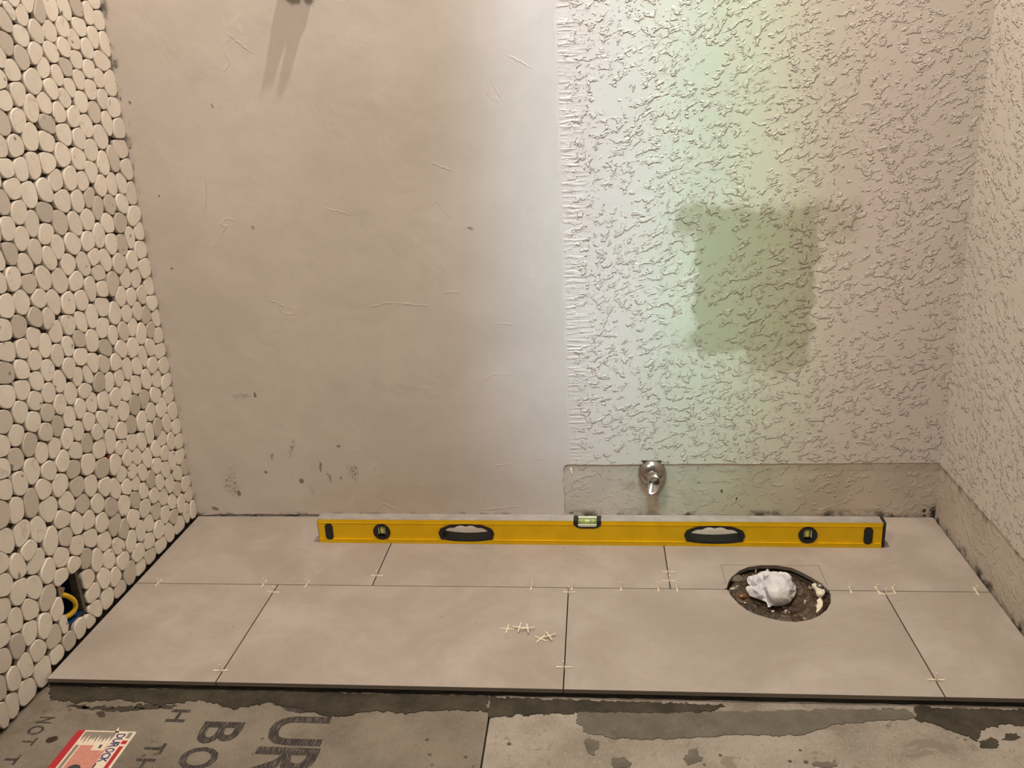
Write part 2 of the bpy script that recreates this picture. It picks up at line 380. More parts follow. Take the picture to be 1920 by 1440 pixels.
M = dict(
    yellow=plain('yellow_enamel', (0.78, 0.48, 0.003), .4, 0, .25, .06, 25), black=plain('black_rubber', (0.012, 0.012, 0.013), .45, 0, .4, .2, 90, .0004),
    alu=plain('dull_aluminium', (0.42, 0.40, 0.375), .5, .35, .5, .12, 40), vial=plain('vial_yellow', (0.72, 0.72, 0.18), .12, 0, .6, .1, 60),
    vialg=plain('vial_green', (0.42, 0.52, 0.16), .1, 0, .6, .08, 60), clear=plain('vial_clear', (0.62, 0.66, 0.50), .1, 0, .6),
    ivory=plain('ivory_plastic', (0.80, 0.72, 0.60), .5, 0, .4, .03), chrome=plain('brushed_chrome', (0.40, 0.365, 0.33), .24, 1.0, .5, .05, 30),
    pipe=plain('bright_pipe', (0.50, 0.49, 0.47), .2, 1.0, .5, .1, 60), rag=None, blue=plain('blue_plastic', (0.012, 0.05, 0.16), .4, 0, .4, .15, 50),
    wire=plain('yellow_cable', (0.72, 0.44, 0.01), .4, 0, .4, .08, 80), tanpaper=plain('tan_paper', (0.42, 0.30, 0.20), .8), grout=plain('dark_mortar', (0.06, 0.051, 0.040), .9, 0, .2, .35, 70, .002),
    drywall=plain('drywall', (0.45, 0.40, 0.33), .85, 0, .2, .1, 20), subfloor=plain('subfloor', (0.10, 0.085, 0.065), .9, 0, .2, .2, 20),
    bed=mat_thinset((0.012, 0.011, 0.009), (0.024, 0.021, 0.016)), smear=mat_thinset((0.032, 0.028, 0.019), (0.066, 0.058, 0.040)), smear2=mat_thinset((0.11, 0.098, 0.075), (0.16, 0.143, 0.112)),
    ink=None, red=plain('red_ink', (0.42, 0.022, 0.03), .6), white=plain('label_white', (0.72, 0.63, 0.50), .7, 0, .3, .05, 90), pink=plain('pink_ink', (0.55, 0.24, 0.19), .7, 0, .3, .08, 200),
    greyink=plain('grey_ink', (0.24, 0.215, 0.18), .7), blueink=plain('blue_ink', (0.055, 0.045, 0.17), .6), darkink=plain('dark_ink', (0.05, 0.045, 0.045), .7),
    pvc=plain('white_pvc', (0.75, 0.70, 0.58), .4, 0, .4, .12, 60), bolt=plain('bolt_steel', (0.25, 0.24, 0.22), .4, .8, .5, .2, 90), amber=plain('amber_wax', (0.17, 0.065, 0.014), .22, 0, .6, .2, 60),
    orange=plain('orange_scrap', (0.45, 0.03, 0.015), .5), stone=mat_stone(), wax=mat_wax(), pencil=plain('pencil_line', (0.16, 0.14, 0.115), .8), bracket=plain('bracket_steel', (0.30, 0.27, 0.24), .4, .7, .5, .1, 40), nail=plain('torn_paper', (0.8, 0.75, 0.66), .8))
def mat_ink():
    t = NT('stamped_ink', 0.85, .15); X, Y, Z = t.xyz()
    st = t.noise(1, 3, .6, vec=t.comb(t.m_('MULTIPLY', X, 500), t.m_('MULTIPLY', Y, 60), 0.0))
    return t.done(t.mix(t.ramp(st, .45, .72), (0.045, 0.039, 0.038), (0.17, 0.15, 0.12)))
M['ink'] = mat_ink()
def mat_rag():
    t = NT('paper_towel', 0.85, .2)
    c = t.mix(t.ramp(t.noise(14, 3), .35, .7), (0.58, 0.61, 0.66), (0.78, 0.785, 0.78))
    return t.done(c, t.bump(t.noise(220, 3), .0006, .6))
M['rag'] = mat_rag()

# ------------------------------------------------------------------ setting: back wall
D1, FRONT = 0.3075, -0.6205
TOP = 1.9
SX = 0.0335              # skim coat / textured paint seam
STRIP = 0.132            # top of the strip where the baseboard was
wb = MB().box(XL-.05, XR+.05, 0.0, 0.06, -0.03, TOP).build('wall_back', mat_strip(False)); tag(wb, 'back wall, half smooth skim coat and half knock-down textured paint', kind='structure')
r1 = random.Random(3)
# left: skim coat with a ragged bottom edge
bot = []; x = XL-.02
while x < SX-.003:
    bot.append((x, .004 + .004*mnoise.noise((x*9, 0, 0)) + r1.uniform(-.0015, .0015))); x += r1.uniform(.008, .02)
edge = []; z = .0
while z < TOP:
    w = .0025 if z > STRIP else .004
    edge.append((SX + (0.010 if z > STRIP else -.004) + r1.uniform(-w, w), z)); z += r1.uniform(.008, .022)
out = bot + [e for e in edge if e[1] > .006] + [(SX+.01, TOP), (XL-.02, TOP)]
MB().prism([out], 0, -.0035, XZ(0)).build('skim_coat', mat_skim(), wb)['label'] = 'smooth beige skim coat with trowel marks and scuffs'
# right: textured paint, ending in a ragged paint edge above the old baseboard
low = []; x = SX
while x < XR+.01:
    low.append((x, STRIP + .0016*mnoise.noise((x*12, 3, 0)) + r1.uniform(-.0007, .0007))); x += r1.uniform(.006, .016)
out = low + [(XR+.01, STRIP), (XR+.01, TOP), (SX, TOP)]
MB().prism([out], 0, -.0028, XZ(0)).build('textured_paint', mat_textured(True), wb)['label'] = 'knock-down textured white paint with a tan unpainted patch'
p = bk(1071, 880); MB().prism([[(p[0]-.003, p[1]+.002), (p[0]+.002, p[1]+.004), (p[0]+.003, p[1]-.008), (p[0]+.001, p[1]-.011), (p[0]-.001, p[1]-.005)]], 0, -.003, XZ(0)).build('torn_paper', M['nail'], wb)
# torn edge of paint round the pipe
a, b = bk(1202, 863), bk(1241, 863)
MB().prism([[(a[0], a[1]+.001), (b[0], b[1]+.001), (b[0]-.004, b[1]-.012), (a[0]+.008, a[1]-.010)]], -.0028, -.0032, XZ(0)).build('torn_hole', M['grout'], wb)

# right wall
wr = MB().box(XR, XR+.06, -1.5, 0.06, -.03, TOP).build('wall_right', mat_strip(True)); tag(wr, 'right side wall, textured paint above a bare strip', kind='structure')
low = []; y = -1.5
while y < 0:
    low.append((y, STRIP - .003 + .002*mnoise.noise((y*12, 7, 0)) + r1.uniform(-.0012, .0012))); y += r1.uniform(.006, .016)
out = low + [(0, STRIP), (0, TOP), (-1.5, TOP)]
MB().prism([out], 0, -.003, lambda a, b, d: (XR+d, a, b)).build('textured_paint', mat_textured(False), wr)['label'] = 'knock-down textured cream paint'

# ------------------------------------------------------------------ left wall of sliced pebbles
TH = .010
BXQ = [lf(113,1098), lf(152,1066), lf(168,1142), lf(132,1180)]
by0 = (BXQ[0][0]+BXQ[3][0])/2; by1 = (BXQ[1][0]+BXQ[2][0])/2
bz1 = (BXQ[0][1]+BXQ[1][1])/2; bz0 = (BXQ[2][1]+BXQ[3][1])/2
YN = -1.35
wl = MB().prism([[(YN, -.016), (0.0, -.016), (0.0, TOP), (YN, TOP)], [(by0, bz0), (by0, bz1), (by1, bz1), (by1, bz0)]], 0, -.09,
                lambda a, b, d: (XL-TH+d, a, b)).build('wall_left', M['grout']); tag(wl, 'left wall of cream sliced pebbles set in dark mortar', kind='structure')

A = """70,10 165,12 212,62 285,55 360,45 418,40 487,70 510,3 533,100 30,100 60,45 118,78 345,145 433,142 276,170 197,168 125,195 515,205 408,217 474,262 560,230 40,242 350,257 196,285 283,280 122,305 5,305 548,325 422,320 486,372 360,363 245,362 70,375 315,405 432,428 542,425 595,455 187,440 284,475 383,470 497,480 2,430 100,505 38,535 357,530 445,545 557,528 610,582 175,580 252,562 328,608 518,605 400,628 585,660 638,695 473,680 98,650 28,670 260,668 547,730 355,720 168,738 433,747 258,758 85,790 12,795 655,805 500,812 620,860 345,835 430,860 268,885 188,895 125,905 35,910 565,885 500,928 685,915 388,960 305,970 455,980 552,1000 613,998 665,995 70,1018 168,1050 245,1030 490,1070 432,1085 348,1085 713,1040 535,1115 600,1108 662,1098 20,1090 105,1145 248,1148 185,1208 335,1200 410,1212 480,1182 655,1200 590,1200 725,1172 45,1240 120,1290 250,1255 542,1275 710,1285 755,1250 395,1310 487,1310 607,1318 670,1320 315,1335 188,1362 55,1370 760,1345 510,1385 270,1390"""
B = """145,45 380,50 458,45 575,22 650,38 717,25 783,70 5,25 72,120 165,148 240,120 330,135 420,130 540,92 495,175 555,175 615,150 690,120 740,122 812,170 770,205 662,220 713,225 820,255 125,248 215,232 295,252 375,262 447,235 560,270 35,270 3,140 200,328 263,330 502,330 628,315 692,312 745,295 795,320 848,335 448,360 378,372 565,390 33,405 110,388 310,412 190,440 618,430 670,408 722,380 765,415 820,395 858,432 375,488 432,450 500,455 580,498 655,498 720,495 815,495 252,487 132,500 50,515 868,512 778,545 437,540 318,530 195,565 378,602 505,585 570,578 632,575 692,610 745,595 828,590 885,590 40,630 125,615 265,620 208,675 435,650 330,680 545,680 600,685 650,655 477,640 745,690 795,668 852,665 900,685 130,720 45,755 270,740 388,745 465,725 685,730 628,755 842,752 915,745 195,780 330,803 500,795 562,782 735,805 788,770 440,820 672,835 820,835 872,818 938,842 115,842 262,850 382,868 185,892 613,870 35,900 485,892 560,885 767,895 718,915 903,905 955,925 315,915 255,945 658,952 430,950 528,950 815,955 855,930 880,985 92,970 375,985 928,1000 968,1000 605,998 478,1010 720,1005 770,1005 165,1012 240,1060 298,1040 415,1050 545,1035 658,1030 20,1030 850,1045 893,1065 975,1085 935,1100 88,1095 340,1105 480,1120 690,1090 745,1080 802,1095 635,1125 560,1150 850,1130 895,1150 1003,1140 180,1160 408,1145 270,1160 25,1145 665,1175 722,1165 775,1170 968,1175 818,1210 865,1222 920,1235 1005,1230 110,1230 330,1235 497,1245 570,1245 740,1225 245,1258 425,1248 628,1260 690,1245 782,1270 838,1290 890,1300 962,1255 1025,1290 35,1260 170,1330 370,1330 455,1335 535,1335 605,1355 735,1315 680,1335 940,1330 985,1335 270,1360 98,1365 790,1355 850,1375 898,1395 1015,1370 1045,1360 15,1380"""
C_ = """350,97 420,122 488,105 555,115 625,130 722,90 668,160 765,165 810,120 942,80 865,150 920,160 975,130 128,178 212,160 40,230 285,215 360,185 497,195 570,215 650,240 715,210 808,215 880,240 165,262 423,243 755,275 10,325 95,355 205,320 342,305 478,305 528,312 595,315 665,325 815,300 262,380 405,345 340,410 572,410 630,405 705,385 770,355 480,425 30,450 105,490 197,472 268,515 512,497 590,525 655,480 20,585 320,585 167,582 525,578 92,645 250,680 20,725 172,710 300,720 360,650 95,780 440,690 500,660 382,760 205,810 30,850 320,840 145,885 240,905 75,965 10,1015 148,1035 70,1095 20,1140"""
cen = []
for txt, oy in ((A, 0), (B, 480), (C_, 940)):
    for w in txt.split():
        a, b = w.split(','); cen.append(lf(float(a)/2.88, oy + float(b)/2.88))
cen = np.array(cen); NVIS = len(cen)
# stones beyond the frame go on at random
sp = .0345; ext = []
r2 = random.Random(11)
z = .0
row = 0
while z < TOP:
    y = -0.012 - (row % 2)*sp*.5
    while y > YN:
        q = (y + r2.uniform(-.009, .009), z + .012 + r2.uniform(-.009, .009))
        if q[0] < -.006 and np.min((cen[:,0]-q[0])**2 + ((cen[:,1]-q[1])*.8)**2) > (.030)**2:
            uv = project([XL, q[0], q[1]])
            if not (8 < uv[0] < 380 and 8 < uv[1] < 1440) and not (by0-.01 < q[0] < by1+.01 and bz0-.01 < q[1] < bz1+.01): ext.append(q)
        y -= sp
    z += sp*1.18; row += 1
pts = np.array(list(map(tuple, cen)) + ext)
def clip(poly, p, n):
    o = []; k = len(poly)
    for i in range(k):
        a = poly[i]; b = poly[(i+1) % k]; da = (a[0]-p[0])*n[0]+(a[1]-p[1])*n[1]; db = (b[0]-p[0])*n[0]+(b[1]-p[1])*n[1]
        if da <= 0: o.append(a)
        if (da < 0 < db) or (db < 0 < da):
            t = da/(da-db); o.append((a[0]+(b[0]-a[0])*t, a[1]+(b[1]-a[1])*t))
    return o
NS = 18
def stone(i):
    c = pts[i]; R = .055
    poly = [(c[0]-R, c[1]-R), (c[0]+R, c[1]-R), (c[0]+R, c[1]+R), (c[0]-R, c[1]+R)]
    d = ((pts-c)**2).sum(1); g = .0010
    for j in np.argsort(d)[1:26]:
        q = pts[j]; n = q-c; l = math.hypot(*n)
        if l > 2*R or l < 1e-6: continue
        n = n/l; m = (c+q)/2 - n*g; poly = clip(poly, m, n)
        if len(poly) < 3: return None
    poly = clip(poly, (-.003, 0), (1, 0))
    zb = .0025 if c[0] > FRONT else -.013
    poly = clip(poly, (0, zb), (0, -1))
    for side, p_, n_ in ((c[0] < by0, (by0-.0015, 0), (1, 0)), (c[0] > by1, (by1+.0015, 0), (-1, 0)), (c[1] > bz1, (0, bz1+.001), (0, -1)), (c[1] < bz0, (0, bz0-.001), (0, 1))):
        if side and by0-.06 < c[0] < by1+.06 and bz0-.06 < c[1] < bz1+.06:
            if (n_[0] and bz0-.012 < c[1] < bz1+.012) or (n_[1] and by0-.012 < c[0] < by1+.012): poly = clip(poly, p_, n_)
    if len(poly) < 3: return None
    P = np.array(poly); x, y = P[:,0], P[:,1]; x2, y2 = np.roll(x,-1), np.roll(y,-1); cr = x*y2-x2*y; A_ = cr.sum()/2
    if abs(A_) < 8e-5: return None
    cc = np.array([((x+x2)*cr).sum(), ((y+y2)*cr).sum()])/(6*A_)
    Q = P-cc; x, y = Q[:,0], Q[:,1]; x2, y2 = np.roll(x,-1), np.roll(y,-1); cr = x*y2-x2*y
    Ixx = ((x*x+x*x2+x2*x2)*cr).sum()/12/A_; Iyy = ((y*y+y*y2+y2*y2)*cr).sum()/12/A_; Ixy = ((x*y2+2*x*y+2*x2*y2+x2*y)*cr).sum()/24/A_
    ev, U = np.linalg.eigh(np.array([[Ixx, Ixy],[Ixy, Iyy]])); ax = 2*np.sqrt(np.maximum(ev, 1e-8))
    th = np.arange(NS)*2*math.pi/NS; D = np.stack([np.cos(th), np.sin(th)], 1); rr = np.empty(NS)
    for k in range(NS):
        dd = D[k]; rp = 1e9
        for a in range(len(Q)):
            p0 = Q[a]; e = Q[(a+1) % len(Q)]-p0; den = dd[0]*e[1]-dd[1]*e[0]
            if abs(den) < 1e-12: continue
            t = (p0[0]*e[1]-p0[1]*e[0])/den; s_ = (p0[0]*dd[1]-p0[1]*dd[0])/den
            if t > 0 and -1e-6 <= s_ <= 1+1e-6: rp = min(rp, t)
        w = U.T @ dd; re = 1/math.sqrt((w[0]/ax[0])**2+(w[1]/ax[1])**2)
        rr[k] = min(rp, 1.03*re)
    f = np.fft.rfft(rr); f[6:] = 0; f[3] *= .8; f[4:6] *= .55; rs = np.minimum(np.fft.irfft(f, NS), rr*1.015)
    return cc, D*rs[:,None], abs(A_)
def stone_mesh(cc, O, i):
    rg = random.Random(i); h = TH - .0008 + rg.uniform(-.0016, .0012); ta, tb = rg.uniform(-.02, .02), rg.uniform(-.02, .02)
    v = []; X0 = XL-TH
    for s_, hh in ((.95, -.001), (1.0, .72), (.985, .93), (.94, 1.0)):
        for a, b in O: v.append((X0 + h*hh + (a*ta+b*tb if hh > .5 else 0), cc[0]+a*s_, cc[1]+b*s_))
    v.append((X0 + h*1.02, cc[0], cc[1])); f = []
    for k in range(3):
        for j in range(NS):
            m = (j+1) % NS; f.append((k*NS+j, k*NS+m, (k+1)*NS+m, (k+1)*NS+j))
    for j in range(NS): f.append((3*NS+j, 3*NS+(j+1) % NS, 4*NS))
    return v, f
stones = []
for i in range(len(pts)):
    s_ = stone(i)
    if s_ is None: continue
    cc, O, ar = s_
    uv = project(np.stack([np.full(NS, XL), cc[0]+O[:,0], cc[1]+O[:,1]], 1))
    x, y = uv[:,0], uv[:,1]; pa = abs((x*np.roll(y,-1)-np.roll(x,-1)*y).sum())/2
    vis = 0 <= x.mean() <= 400 and 0 <= y.mean() <= 1440
    stones.append((pa if vis else -1.0, i, cc, O))
stones.sort(key=lambda q: -q[0])
def flatcap(o):
    for p in o.data.polygons:
        if len(p.vertices) == 3: p.use_smooth = False
    return o
rest = MB()
for k, (pa, i, cc, O) in enumerate(stones):
    v, f = stone_mesh(cc, O, i)
    if k < 300 and pa > 0: flatcap(link('pebble', mk(v, f), wl, M['stone'], True))
    else: rest.add(v, f)
rs_ = flatcap(rest.build('pebble_field', M['stone'], wl, True)); rs_['kind'] = 'stuff'
q = lf(208, 856); MB().prism([[(q[0]-.004, q[1]+.003), (q[0]+.003, q[1]+.004), (q[0]+.001, q[1]-.006)]], -.006, -.004, lambda a, b, d: (XL+d, a, b)).build('red_scrap', M['orange'], wl)

# ------------------------------------------------------------------ electrical box in the left wall
eb = empty('electrical_box', (XL-TH, (by0+by1)/2, bz0)); tag(eb, 'blue plastic electrical box with yellow cable set among the pebbles', 'electrical box')
W_, H_ = (by1-by0), (bz1-bz0); DP = .05; T_ = .002
L = lambda a, b, d: (d, a, b)
mb = MB(); hw = W_/2 - .0005
mb.box(-DP, -DP+T_, -hw, hw, .0005, H_-.0005); mb.box(-DP, .002, -hw, -hw+T_, .0005, H_-.0005); mb.box(-DP, .002, hw-T_, hw, .0005, H_-.0005)
mb.box(-DP, .002, -hw, hw, .0005, T_); mb.box(-DP, .002, -hw, hw, H_-T_, H_-.0005)
mb.build('box_body', M['blue'], eb)
MB().box(-.012, .004, hw-.010, hw-T_, T_, H_-T_).build('mounting_flange', plain('grey_flange', (0.10, 0.088, 0.07), .6, 0, .3, .2, 80), eb)
pts_ = [(-.040, -hw+.012, H_*.66), (-.018, -hw+.010, H_*.72), (-.004, -.012, H_*.66), (.001, .000, H_*.50), (.002, .006, H_*.34), (.000, .003, H_*.20), (-.006, -.010, H_*.14), (-.016, -hw+.010, H_*.18), (-.040, -hw+.014, H_*.22)]
def spline(P, n=6):
    P = [Vector(p) for p in P]; o = []
    for i in range(len(P)-1):
        a, b, c, d = P[max(i-1,0)], P[i], P[i+1], P[min(i+2, len(P)-1)]
        for k in range(n):
            t = k/n; o.append(.5*((2*b)+(c-a)*t+(2*a-5*b+4*c-d)*t*t+(3*b-a-3*c+d)*t**3))
    return o + [P[-1]]
MB().tube(spline(pts_), .0048, 10).build('cable', M['wire'], eb, True)
MB().prism([[(-hw+.004, H_*.80), (-hw+.012, H_*.93), (-.004, H_*.78), (-.010, H_*.72), (-hw+.010, H_*.64)]], -.004, -.003, L).build('paper_flap', M['tanpaper'], eb)

# ------------------------------------------------------------------ floor
ZB = -.0175
fo = MB().box(XL-.05, XR+.05, YN-.1, .05, -.06, -.0300).build('floor', M['subfloor']); tag(fo, 'bathroom floor of cement board under large beige tiles', kind='structure')
jx = (-.0685, -.0575)
lb = MB().prism([[(XL-.009, YN), (jx[1]-.0016, YN), (jx[0]-.0016, FRONT), (jx[0]-.0016, -.002), (XL-.009, -.002)]], -.0300, ZB, XY).build('backer_board', mat_board(False), fo); lb['label'] = 'grey cement board stamped with dark lettering'
rb = MB().prism([[(jx[1]+.0016, YN), (XR-.001, YN), (XR-.001, -.002), (jx[0]+.0016, -.002), (jx[0]+.0016, FRONT)]], -.0300, ZB, XY).build('backer_board', mat_board(True), fo); rb['label'] = 'pale scraped cement board'

# hole in the tiles for the toilet flange (outline on the tile face)
HOLE = [(180,580),(205,490),(250,420),(370,320),(500,265),(700,238),(930,240),(1150,275),(1300,340),(1450,420),(1580,500),(1695,598),
        (1740,680),(1742,800),(1680,910),(1580,990),(1440,1055),(1230,1090),(1010,1075),(800,1030),(600,970),(480,910),(350,810),(250,700),(195,615)]
HP = [fl(1340+a/8, 1030+b/8) for a, b in HOLE]
UPPER = HP[:12]; LOWER = HP[11:]
rowL, rowR = fl(254, 1093.3), fl(1864, 1110.3)
def rowy(x): return rowL[1] + (rowR[1]-rowL[1])*(x-rowL[0])/(rowR[0]-rowL[0])
fL, fR = fl(89, 1272.4), fl(1920, 1310)
def fry(x): return fL[1] + (fR[1]-fL[1])*(x-fL[0])/(fR[0]-fL[0])
G = .0011
XTL, XTR = XL+.0035, XR-.0065
def atx(pa, pb, y): return pa[0]+(pb[0]-pa[0])*(y-pa[1])/(pb[1]-pa[1])
BJ = [(fl(699,1095.8), fl(734,1018)), (fl(1256.7,1102), fl(1244.8,1023))]
FJ = [(fl(521.8,1095.5), fl(407,1274.6)), (fl(1066,1100.5), fl(1056.3,1291)), (fl(1656,1106.7), fl(1774,1310))]
YB = -.0065
def tile(name, poly, seed):
    return MB().prism([poly], -.0078, 0.0, XY).build(name, mat_tile(seed), fo)
xs = [(XTL, XTL)] + [(atx(a, b, YB), atx(a, b, rowy(a[0]))) for a, b in BJ] + [(XTR, XTR)]
for k in range(3):
    x0b, x0f = xs[k][0] + (G if k else 0), xs[k][1] + (G if k else 0)
    x1b, x1f = xs[k+1][0] - (G if k < 2 else 0), xs[k+1][1] - (G if k < 2 else 0)
    front = [(x0f, rowy(x0f)+G*.8), (x1f, rowy(x1f)+G*.8)]
    if k == 2:
        up = [q for q in UPPER if q[1] > rowy(q[0])+G*.8]
        nt = (up[0][0]-.006, rowy(up[0][0])+G*.8)
        front = [front[0], nt, *up, (up[-1][0]+.001, rowy(up[-1][0])+G*.8), front[1]]
    tile('floor_tile', front + [(x1b, YB), (x0b, YB)], k)
xs = [(XTL, XTL)] + [(a[0], atx(a, b, FRONT)) for a, b in FJ] + [(XTR, XTR)]
for k in range(4):
    x0b, x0f = xs[k][0] + (G if k else 0), xs[k][1] + (G if k else 0)
    x1b, x1f = xs[k+1][0] - (G if k < 3 else 0), xs[k+1][1] - (G if k < 3 else 0)
    back = [(x1b, rowy(x1b)-G*.8), (x0b, rowy(x0b)-G*.8)]
    if k == 2:
        lo = [q for q in LOWER if q[1] < rowy(q[0])-G*.8]
        back = [back[0], (lo[0][0]+.0005, rowy(lo[0][0])-G*.8), *lo, (lo[-1][0]-.0005, rowy(lo[-1][0])-G*.8), back[1]]
    tile('floor_tile', [(x0f, fry(x0f)), (x1f, fry(x1f))] + back, 5+k)
# mortar bed under the tiles, set back from the front edge
cxh = sum(p[0] for p in HP)/len(HP); cyh = sum(p[1] for p in HP)/len(HP)
hb = [(cxh+(p[0]-cxh)*1.06, cyh+(p[1]-cyh)*1.06) for p in HP]
r3 = random.Random(5)
fe = []; x = XTL
while x < XTR:
    fe.append((x, fry(x)+.0012+r3.uniform(-.0004, .0020))); x += r3.uniform(.01, .03)
MB().prism([fe + [(XTR, fry(XTR)+.0015), (XTR, YB), (XTL, YB)], hb], ZB-.0005, -.0078, XY).build('mortar_bed', M['bed'], fo)
# smears of thinset on the boards in front of the tiles (traced edges)
def smear(name, px, mat, h, n=5, amp=.0025, seed=1):
    P = [fl(u, v, ZB) for u, v in px]; o = []
    for i in range(len(P)):
        p, q = P[i], P[(i+1) % len(P)]; m = max(2, int(math.hypot(q[0]-p[0], q[1]-p[1])/.0022))
        for k in range(m):
            x, y = p[0]+(q[0]-p[0])*k/m, p[1]+(q[1]-p[1])*k/m
            d = [amp*1.3*mnoise.noise((x*70, y*70, seed+c)) + amp*.9*mnoise.noise((x*230, y*230, seed+c+.5)) for c in (0, 9)]
            o.append((x+d[0], y+d[1]))
    return MB().prism([o], ZB-.0005, ZB+h, XY).build(name, mat, fo)
smear('thinset_smear', [(96,1286),(500,1297),(914,1307),(914,1336),(860,1332),(760,1337),(700,1334),(620,1345),(560,1330),(500,1318),(440,1330),(380,1312),(300,1322),(230,1312),(150,1317),(98,1312),(88,1300)], M['smear'], .0016, 6, .0045, 2)
smear('thinset_smear', [(918,1308),(1280,1320),(1360,1324),(1330,1336),(1230,1338),(1100,1336),(1000,1341),(918,1345)], M['smear'], .0016, 6, .0045, 3)
smear('thinset_smear', [(1085,1334),(1240,1337),(1440,1334),(1560,1330),(1700,1330),(1720,1348),(1640,1352),(1560,1360),(1500,1380),(1380,1378),(1240,1387),(1150,1385),(1095,1372),(1080,1350)], M['smear2'], .0013, 6, .003, 4)
smear('thinset_smear', [(1712,1326),(1945,1334),(1945,1364),(1880,1358),(1840,1368),(1830,1392),(1800,1375),(1760,1362),(1725,1355)], M['smear'], .0016, 6, .0045, 6)
for (u, v, w, h_, sd) in ((185,1328,30,4,1),(235,1330,34,5,2),(275,1326,28,5,3),(190,1339,10,4,4),(310,1325,20,4,5),(150,1326,18,4,6),(1855,1395,16,12,7),(1895,1383,14,6,8),(1300,1420,20,12,9),(1165,1432,24,9,10),(1110,1400,14,14,11),(1545,1435,20,7,12)):
    smear('thinset_smear', [(u+w*math.cos(q_*.785+.3)*(1+.3*math.sin(q_*2.1+sd)), v+h_*math.sin(q_*.785+.3)*(1+.3*math.cos(q_*1.7+sd))) for q_ in range(8)], M['smear'] if sd < 9 else M['smear2'], .0010, 4, .004, sd+20)

# stamped lettering on the board
def glyph(ch, x0, x1, y0, y1, mat, parent, z, name='stamped_letter', bold=.022):
    """one printed character turned so that it reads towards the room; x0..x1 = foot..top of the letter, y1..y0 = left..right"""
    cu = bpy.data.curves.new('txt', 'FONT'); cu.body = ch; cu.extrude = 0; cu.resolution_u = 3; cu.offset = bold
    o = bpy.data.objects.new('txt', cu); COL.objects.link(o)
    dg = bpy.context.evaluated_depsgraph_get(); me = bpy.data.meshes.new_from_object(o.evaluated_get(dg))
    bpy.data.objects.remove(o)
    P = np.array([v.co[:2] for v in me.vertices]); a, b = P.min(0), P.max(0)
    for v in me.vertices:
        s_ = (v.co.x-a[0])/(b[0]-a[0]); t_ = (v.co.y-a[1])/(b[1]-a[1])
        v.co = (x0+(x1-x0)*t_, y1+(y0-y1)*s_, z)
    me.update(); return link(name, me, parent, mat)
def gpx(ch, u0, u1, v0, v1, mat=None, z=ZB+.0003):
    y1 = fl((u0+u1)/2, v0, z)[1]; y0 = fl((u0+u1)/2, v1, z)[1]; vm = (v0+v1)/2
    # letters stand square to the board: take x at mid height of the glyph
    glyph(ch, fl(u0, vm, z)[0], fl(u1, vm, z)[0], y0, y1, mat or M['ink'], lb, z)
gpx('D', 520, 634, 1282, 1338); gpx('U', 503, 612, 1343, 1398); gpx('R', 468, 590, 1401, 1462)
gpx('B', 372, 450, 1353, 1395); gpx('O', 336, 408, 1400, 1444)
gpx('H', 316, 352, 1330, 1354); gpx('T', 270, 308, 1393, 1414); gpx('H', 248, 286, 1422, 1446)
gpx('N', 70, 100, 1344, 1356); gpx('O', 52, 82, 1360, 1378); gpx('T', 42, 66, 1383, 1398); gpx('T', 8, 34, 1414, 1434)
# printed paper label
a = fl(147, 1369, ZB); b = fl(254, 1376, ZB)
lx0, lx1, ly1, ly0 = a[0], b[0], a[1], a[1]-.20
zl = ZB+.0004
lab = MB().box(lx0, lx1, ly0, ly1, ZB-.0002, zl).build('printed_label', M['white'], fo); lab['label'] = 'red, pink and white printed paper label stuck on the board'
lw = lx1-lx0
def patch(name, s0, s1, t0, t1, mat, dz=.0002): return MB().box(lx0+lw*s0, lx0+lw*s1, ly1-t1, ly1-t0, zl-.0002, zl+dz).build(name, mat, lab)
patch('red_stripe', 0, .125, 0, .199, M['red']); patch('pink_field', .24, .70, .034, .199, M['pink'])
patch('grey_margin', .16, .215, .034, .199, M['greyink'])
patch('red_bar', .885, .955, .034, .199, M['red']); patch('grey_bar', .885, .955, .003, .016, M['greyink']); patch('red_bar', .875, .96, .021, .029, M['red'])
r4 = random.Random(9); mb = MB(); n_ = 18; pts2 = [(lx0+lw*.15, ly1-.003)]
for i in range(n_+1): pts2.append((lx0+lw*(.15+.53*i/n_), ly1-.006-(r4.uniform(.016, .026) if i % 2 else r4.uniform(.003, .011))))
pts2.append((lx0+lw*.68, ly1-.003)); mb.prism([pts2], zl-.0002, zl+.0002, XY); mb.build('printed_skyline', M['greyink'], lab)
patch('white_block', .46, .68, .026, .045, M['white'], .0003); patch('dark_mark', .56, .60, .032, .040, M['darkink'], .0004)
mb = MB(); mb.prism([[(lx0+lw*.42+.012*math.cos(i*.524), ly1-.088+.012*math.sin(i*.524)) for i in range(12)]], zl-.0002, zl+.0004, XY); mb.build('dark_mark', M['darkink'], lab)
for i, ch in enumerate('DUROCK'):
    t0 = .006 + i*.0108
    glyph(ch, lx0+lw*.71, lx0+lw*.855, ly1-t0-.0102, ly1-t0, M['blueink'], lab, zl+.0003, 'printed_letter')
patch('dark_line', .70, .725, .072, .088, M['darkink']); patch('dark_line', .74, .83, .088, .090, M['darkink'])
MB().prism([[fl(215,1374,ZB), fl(223,1374,ZB), fl(223,1363,ZB)]], ZB, zl, XY).build('torn_corner', M['white'], lab)

